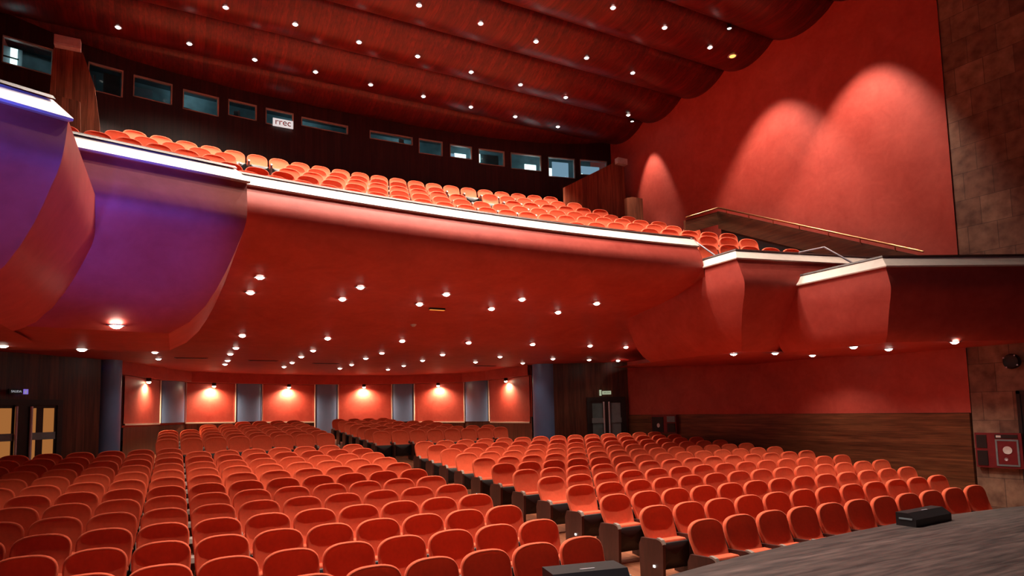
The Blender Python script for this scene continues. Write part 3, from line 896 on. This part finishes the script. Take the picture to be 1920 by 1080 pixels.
MB().lathe([(0.07, 0.02), (0.07, -0.006), (0.05, -0.008)], 16).build('detector_base', M['white'], t)
# flush ventilation slots in the soffit near the back
for k, (x, y, lab) in enumerate([(0.35, 18.9, 'leftmost'), (2.2, 19.4, 'second from left'), (4.1, 20.1, 'third from left'), (9.6, 20.2, 'rightmost')]):
    t = thing('ceiling_vent', P(x, y, CEIL), f'dark slot vent in the rear red soffit, {lab}', 'vent', 'slot vents in the rear soffit')
    MB().box(-0.4, 0.4, -0.09, 0.09, -0.012, 0.0).build('vent_frame', M['fire'], t)
    MB().box(-0.36, 0.36, -0.06, 0.06, -0.018, -0.012).build('slot', M['dark'], t)

# wall washers for the upper red wall: spots close to it, the rear one added for its light pool
for k, (x, y, aim, e, an, lab) in enumerate([
        (12.4, 8.35, (14.3, 9.0, 1.0), 1150, 62, 'front'),
        (12.3, 11.0, (14.2, 11.2, 1.0), 1050, 68, 'middle'),
        (13.15, 16.0, (13.97, 15.9, 6.4), 430, 46, 'rear')]):
    z = ceil_z(y) - 0.1
    t = thing('ceiling_spotlight', P(x, y, z), f'small black {lab} spotlight on the ceiling washing the upper red wall', 'spotlight', 'wall-washing spotlights')
    MB().lathe([(0.0, 0.1), (0.06, 0.1), (0.06, 0.0), (0.055, 0.0)], 14).build('housing', M['dark'], t)
    MB().lathe([(0.055, 0.02), (0.001, 0.02)], 14).build('lens', M['bulb_up'], t)
    dt = lamp_data('wall_spot', 'SPOT', e, (1.0, 0.82, 0.66), 0.06, an, 0.55)
    o = place_lamp(dt, (x, y, z - 0.03), aim)

# ------------------------------------------------------------------ things on the right walls
t = thing('hose_cabinet', (XR - 0.04, 15.7, E(-0.54)), 'small red and dark fire hose cabinet on the wood dado below the red wall', 'fire cabinet')
MB().box(-0.10, 0.0, -0.48, 0.68, -0.30, 0.28).build('cabinet_box', M['fire'], t)
MB().box(-0.115, -0.10, 0.10, 0.64, -0.26, 0.22).build('hose_door', M['dark'], t)
MB().box(-0.115, -0.10, -0.44, -0.08, -0.26, 0.02).build('extinguisher_door', M['dark'], t)
MB().box(-0.115, -0.10, -0.44, -0.08, 0.06, 0.24).build('alarm_plate', M['grey'], t)
MB().lathe([(0.07, 0.0), (0.001, 0.0)], 12, 0, (0, 0, 0)).build('hose_label', M['white'], t).matrix_local = Matrix.Translation((-0.118, 0.33, -0.05)) @ Matrix.Rotation(-math.pi / 2, 4, 'Y')
ang = math.atan2(-0.95, 0.08)
t = thing('hose_cabinet', (13.93, 6.9, E(-0.96)), 'tall red fire hose cabinet with glass front on the brown stone wall', 'fire cabinet', rotz=ang)
MB().box(0.0, 0.76, -0.10, 0.0, -0.34, 0.32).build('cabinet_box', M['fire'], t)
MB().box(0.03, 0.20, -0.115, -0.10, 0.03, 0.28).build('extinguisher_window', M['dark'], t)
MB().box(0.03, 0.20, -0.115, -0.10, -0.30, -0.02).build('lower_window', M['dark'], t)
b = MB().box(0.34, 0.71, -0.115, -0.10, 0.17, 0.20).box(0.34, 0.71, -0.115, -0.10, -0.30, -0.27).box(0.34, 0.37, -0.115, -0.10, -0.27, 0.17).box(0.68, 0.71, -0.115, -0.10, -0.27, 0.17)
b.build('door_frame', M['grey'], t)
MB().box(0.37, 0.68, -0.108, -0.10, -0.27, 0.17).build('door_pane', M['fire'], t)
MB().box(0.34, 0.70, -0.112, -0.10, 0.22, 0.29).build('label_strip', M['dark'], t)
MB().box(0.36, 0.44, -0.116, -0.10, 0.235, 0.275).build('label_plate', M['white'], t)
MB().lathe([(0.075, 0.0), (0.001, -0.01)], 16).build('hose_reel_label', M['white'], t).matrix_local = Matrix.Translation((0.53, -0.12, 0.0)) @ Matrix.Rotation(math.pi / 2, 4, 'X')
MB().lathe([(0.03, 0.0), (0.001, -0.01)], 16).build('door_latch', M['steel'], t).matrix_local = Matrix.Translation((0.50, -0.12, -0.17)) @ Matrix.Rotation(math.pi / 2, 4, 'X')
t = thing('wall_speaker', (13.93, 6.16, E(0.70)), 'round black speaker mounted high on the brown stone wall', 'speaker')
o = MB().lathe([(0.10, 0.0), (0.14, 0.04), (0.145, 0.10), (0.12, 0.13)], 24).build('casing', M['dark'], t)
o.matrix_local = Matrix.Rotation(-math.pi / 2, 4, 'Y')
o = MB().lathe([(0.12, 0.13), (0.06, 0.11), (0.001, 0.12)], 24).build('cone', M['dark'], t)
o.matrix_local = Matrix.Rotation(-math.pi / 2, 4, 'Y')
b = MB()
for k in range(4):
    a_ = k * math.pi / 2 + 0.6
    b.box(-0.142, -0.134, 0.13 * math.cos(a_) - 0.012, 0.13 * math.cos(a_) + 0.012, 0.13 * math.sin(a_) - 0.012, 0.13 * math.sin(a_) + 0.012)
b.build('fixing_screw', M['steel'], t)

# stage monitors on the stage edge
def monitor(x, y, rz, w_, dp, h, label):
    t = thing('stage_monitor', (x, y, ZS), label, 'speaker', 'stage monitors on the stage edge', rotz=rz)
    MB().prism([(-dp / 2, 0), (dp / 2, 0), (dp / 2, h), (-dp / 2 + 0.10, h), (-dp / 2, h * 0.55)], 0, -w_ / 2, w_ / 2).build('cabinet', M['dark'], t)
    b = MB().box(-w_ / 2 + 0.04, w_ / 2 - 0.04, dp / 2, dp / 2 + 0.012, 0.03, h - 0.03)
    b.build('grille', M['dark'], t)
    MB().box(-0.06, 0.06, -0.02, 0.0, h, h + 0.004).build('badge', M['steel'], t)
    for s_ in (-1, 1):
        MB().box(s_ * w_ / 2 - 0.008, s_ * w_ / 2 + 0.008, -0.08, 0.08, h * 0.5, h * 0.62).build('side_handle', M['grey'], t)
monitor(2.88, 4.27, math.radians(-12), 0.62, 0.36, 0.30, 'black wedge stage monitor at the foot of the centre aisle')
monitor(8.52, 4.91, math.radians(3), 0.86, 0.24, 0.16, 'low black stage monitor in front of the front row seats')

# ------------------------------------------------------------------ seats
def rbox_pts(x0, x1, z0, z1, r, n=4):
    out = []
    for cx0, cz0, a0 in ((x1 - r, z1 - r, 0), (x0 + r, z1 - r, 90), (x0 + r, z0 + r, 180), (x1 - r, z0 + r, 270)):
        for i in range(n + 1):
            a_ = math.radians(a0 + 90 * i / n)
            out.append((cx0 + r * math.cos(a_), cz0 + r * math.sin(a_)))
    return out
def back_outline(n=9):
    right = [(0.232, 0.40), (0.252, 0.50), (0.265, 0.62)]
    for i in range(n):                           # rounded shoulder running into a shallow arch
        a_ = math.radians(90 * i / n)
        right.append((0.268 * math.cos(a_) ** 0.74, 0.70 + 0.175 * math.sin(a_) ** 0.74))
    right.append((0.0, 0.875))
    left = [(-x, z) for x, z in right[:-1]][::-1]
    return right + left
BO = back_outline()
def lean(z):
    return 0.15 - 0.15 * (max(0.0, 0.875 - z) / 0.475) ** 2
def make_back():
    b = MB()
    cx0, cz0 = 0.0, 0.62
    def ring(s, y, grow=0.0):
        return [(cx0 + (x - cx0) * s, y + lean(cz0 + (z - cz0) * s), cz0 + (z - cz0) * s) for x, z in BO]
    layers = [(0.02, 0.055), (0.9, 0.05), (0.985, 0.035), (1.0, 0.01), (0.985, -0.012), (0.95, -0.02), (0.90, -0.014), (0.80, -0.004), (0.5, 0.004), (0.02, 0.006)]
    b.quad_grid([ring(s_, y) for s_, y in layers], 0, True, True)
    return b
def make_cushion():
    b = MB()
    o = rbox_pts(-0.24, 0.24, 0.15, 0.485, 0.05)
    def ring(s, y, lift=0):
        return [(x * s, y + 0.02 - 0.05 * (z - 0.15), 0.32 + (z - 0.32) * s + lift) for x, z in o]
    b.quad_grid([ring(0.02, -0.02), ring(0.9, -0.02), ring(1.0, -0.045), ring(1.0, -0.15), ring(0.93, -0.17), ring(0.02, -0.17)], 0, True, True)
    return b
def make_shell():
    b = MB()
    o = rbox_pts(-0.245, 0.245, 0.12, 0.455, 0.03)
    def ring(s, y):
        return [(x * s, y + 0.02 - 0.05 * (z - 0.15), 0.29 + (z - 0.29) * s) for x, z in o]
    b.quad_grid([ring(1.0, -0.11), ring(1.0, -0.19), ring(0.95, -0.205), ring(0.02, -0.205)], 0, True, True)
    return b
def make_side():
    pr = [(-0.30, 0.0), (0.14, 0.0), (0.15, 0.40), (0.10, 0.50), (-0.22, 0.52), (-0.29, 0.50), (-0.32, 0.44)]
    return MB().prism(pr, 0, -0.021, 0.021)
def make_pad():
    b = MB()
    pr = [(-0.33, 0.475), (-0.30, 0.525), (-0.25, 0.54), (-0.21, 0.54), (-0.21, 0.52), (-0.25, 0.515), (-0.29, 0.50), (-0.315, 0.465)]
    return b.prism(pr, 0, -0.024, 0.024)
def make_arm():
    pr = [(-0.16, 0.52), (0.10, 0.50), (0.10, 0.53), (-0.16, 0.55)]
    return MB().prism(pr, 0, -0.025, 0.025)
BACK = mesh_of(make_back(), M['seat'], 'backrest')
CUSH = mesh_of(make_cushion(), M['seat'], 'seat_cushion')
SHELL = mesh_of(make_shell(), M['dark'], 'seat_shell')
SIDE = mesh_of(make_side(), M['panelwood'], 'side_panel')
PAD = mesh_of(make_pad(), M['tip'], 'armrest_tip')

def seat_proto(side_x):
    t = bpy.data.objects.new('theatre_seat', None)
    COL.objects.link(t)
    t['category'] = 'seat'
    link('backrest', BACK, t)
    c = link('seat_cushion', CUSH, t)
    link('seat_shell', SHELL, c)['label'] = 'black underside of the tipped-up seat'
    for sx in side_x:
        s_ = link('side_panel', SIDE, t)
        s_.location = (sx, 0, 0)
        link('armrest_tip', PAD, s_)['label'] = 'pale armrest end'
    return t
def copy_tree(o, parent=None):
    c = o.copy()
    COL.objects.link(c)
    c.parent = parent
    for ch in o.children:
        copy_tree(ch, c)
    return c
HW = 0.283
def curve_y(y0, x):
    return y0 - 0.0027 * (x - AX) ** 2
TOPDY = 0.15                                     # the seat top lies this far behind the seat's origin
spots = []                                       # (depth, x, y, rz, label, sides)
def frame_x(x, y, z):
    v = Vector((x, y, z))
    zc = v.dot(fw)
    return 960 + F_PX * v.dot(r2) / zc, zc
def add_spot(x, ytop, label, sides, group):
    y = curve_y(ytop, x)
    px, dep = frame_x(x, y, floor_z(y) + 0.7 - EYE)
    if px < -110:
        return
    spots.append((dep, x, y - TOPDY, -0.0054 * (x - AX), label, sides, group))
for k in range(13):
    yt = 5.82 + 0.9 * k
    for i in range(14):
        x = 3.86 - 0.564 * i
        if k == 12 and i < 7:
            continue
        add_spot(x, yt, f'orange-red theatre seat, {ORD[k + 1]} row from the stage, {ORD[i + 1]} seat left of centre aisle', (HW,), 'seats left of the centre aisle')
NR = [11, 12, 13, 14]
for k in range(12):
    yt = 5.86 + 0.89 * k
    for i in range(NR[k] if k < 4 else 14):
        x = 5.68 + 0.570 * i
        add_spot(x, yt, f'orange-red theatre seat, {ORD[k + 1]} row from the stage, {ORD[i + 1]} seat right of centre aisle', (-HW,), 'seats right of the centre aisle')
for j in range(7):
    yt = 18.95 + 0.93 * j
    lo_ = -0.4 if yt < 22.1 else (0.75 if yt < 24 else 1.9)
    hi_ = 9.9 if yt < 20.7 else (8.9 if yt < 22.8 else 7.7)
    for i in range(9):
        x = 3.86 - 0.575 * i
        if x > lo_ - 0.1:
            add_spot(x, yt, f'orange-red theatre seat, {ORD[j + 1]} row behind the cross aisle, {ORD[i + 1]} seat left of centre aisle', (HW,), 'rear seats left of the centre aisle')
        x = 5.50 + 0.57 * i
        if x < hi_:
            add_spot(x, yt, f'orange-red theatre seat, {ORD[j + 1]} row behind the cross aisle, {ORD[i + 1]} seat right of centre aisle', (-HW,), 'rear seats right of the centre aisle')
spots.sort(key=lambda s_: s_[0])
protos = {}
for dep, x, y, rz, lab, sides, grp in spots[:300]:
    o = seat_proto(sides) if sides not in protos else copy_tree(protos[sides])
    protos.setdefault(sides, o)
    o.location = (x, y, floor_z(y + TOPDY))
    o.rotation_euler = (0, 0, rz)
    o['label'] = lab
    o['group'] = grp

# the smaller far seats of the stalls and all balcony seats: one object
far = MB()
src = []
for mb_, mi in ((make_back(), 0), (make_cushion(), 0), (make_shell(), 1), (make_side(), 2), (make_pad(), 3)):
    src.append((mb_, mi))
def stamp(x, y, z, rz, side):
    ca, sa = math.cos(rz), math.sin(rz)
    for n_, (mb_, mi) in enumerate(src):
        ox = side if n_ >= 3 else 0.0
        b_ = len(far.v)
        far.v += [(x + (p[0] + ox) * ca - p[1] * sa, y + (p[0] + ox) * sa + p[1] * ca, z + p[2]) for p in mb_.v]
        far.f += [tuple(b_ + q for q in f__) for f__ in mb_.f]
        far.m += [mi] * len(mb_.f)
        far.s += mb_.s
for dep, x, y, rz, lab, sides, grp in spots[300:]:
    stamp(x, y, floor_z(y + TOPDY), rz, sides[0])
XMAX = [11.4, 11.75, 12.0, 12.2, 12.5, 12.9, 13.0, 13.0, 12.9, 12.9]
for j in range(10):
    yc = YCS[j]
    n = 0
    for i in range(-14, 17):
        x = 4.72 + 0.572 * i + (0.286 if j % 2 else 0)
        if x > XMAX[j] or x < (-1.55 if j < 2 else -2.2):
            continue
        if j in (1, 2) and (1.25 < x < 2.3 or 7.15 < x < 8.2):
            continue
        if j == 6 and x < 0.5 or j == 7 and x < 9.8 or j == 8 and x < 10.0 or j == 9 and x < 11.3:
            continue
        y = row_y(yc, x) - TOPDY
        stamp(x, y, E(row_z(yc, x) - 0.88), -0.026 * (x - 5.0), HW)
far.build('distant_theatre_seats', [M['seat'], M['dark'], M['panelwood'], M['tip']], kind='stuff', label='orange-red seats of the balcony and the farthest stalls rows', cat='seats')

# small step lights low on the aisle seat panels
for k in range(5):
    y = 5.86 + 0.89 * (1 + 2 * k) - 0.30
    x = 5.68 - HW - 0.024
    t = thing('aisle_light', (x, y, floor_z(y) + 0.20), f'tiny white aisle light on the seat end panel of the {ORD[2 * k + 2]} row right of aisle', 'light', 'aisle lights on seat ends')
    MB().box(-0.012, 0.0, -0.016, 0.016, -0.014, 0.014).build('lens', M['aisle_led'], t)
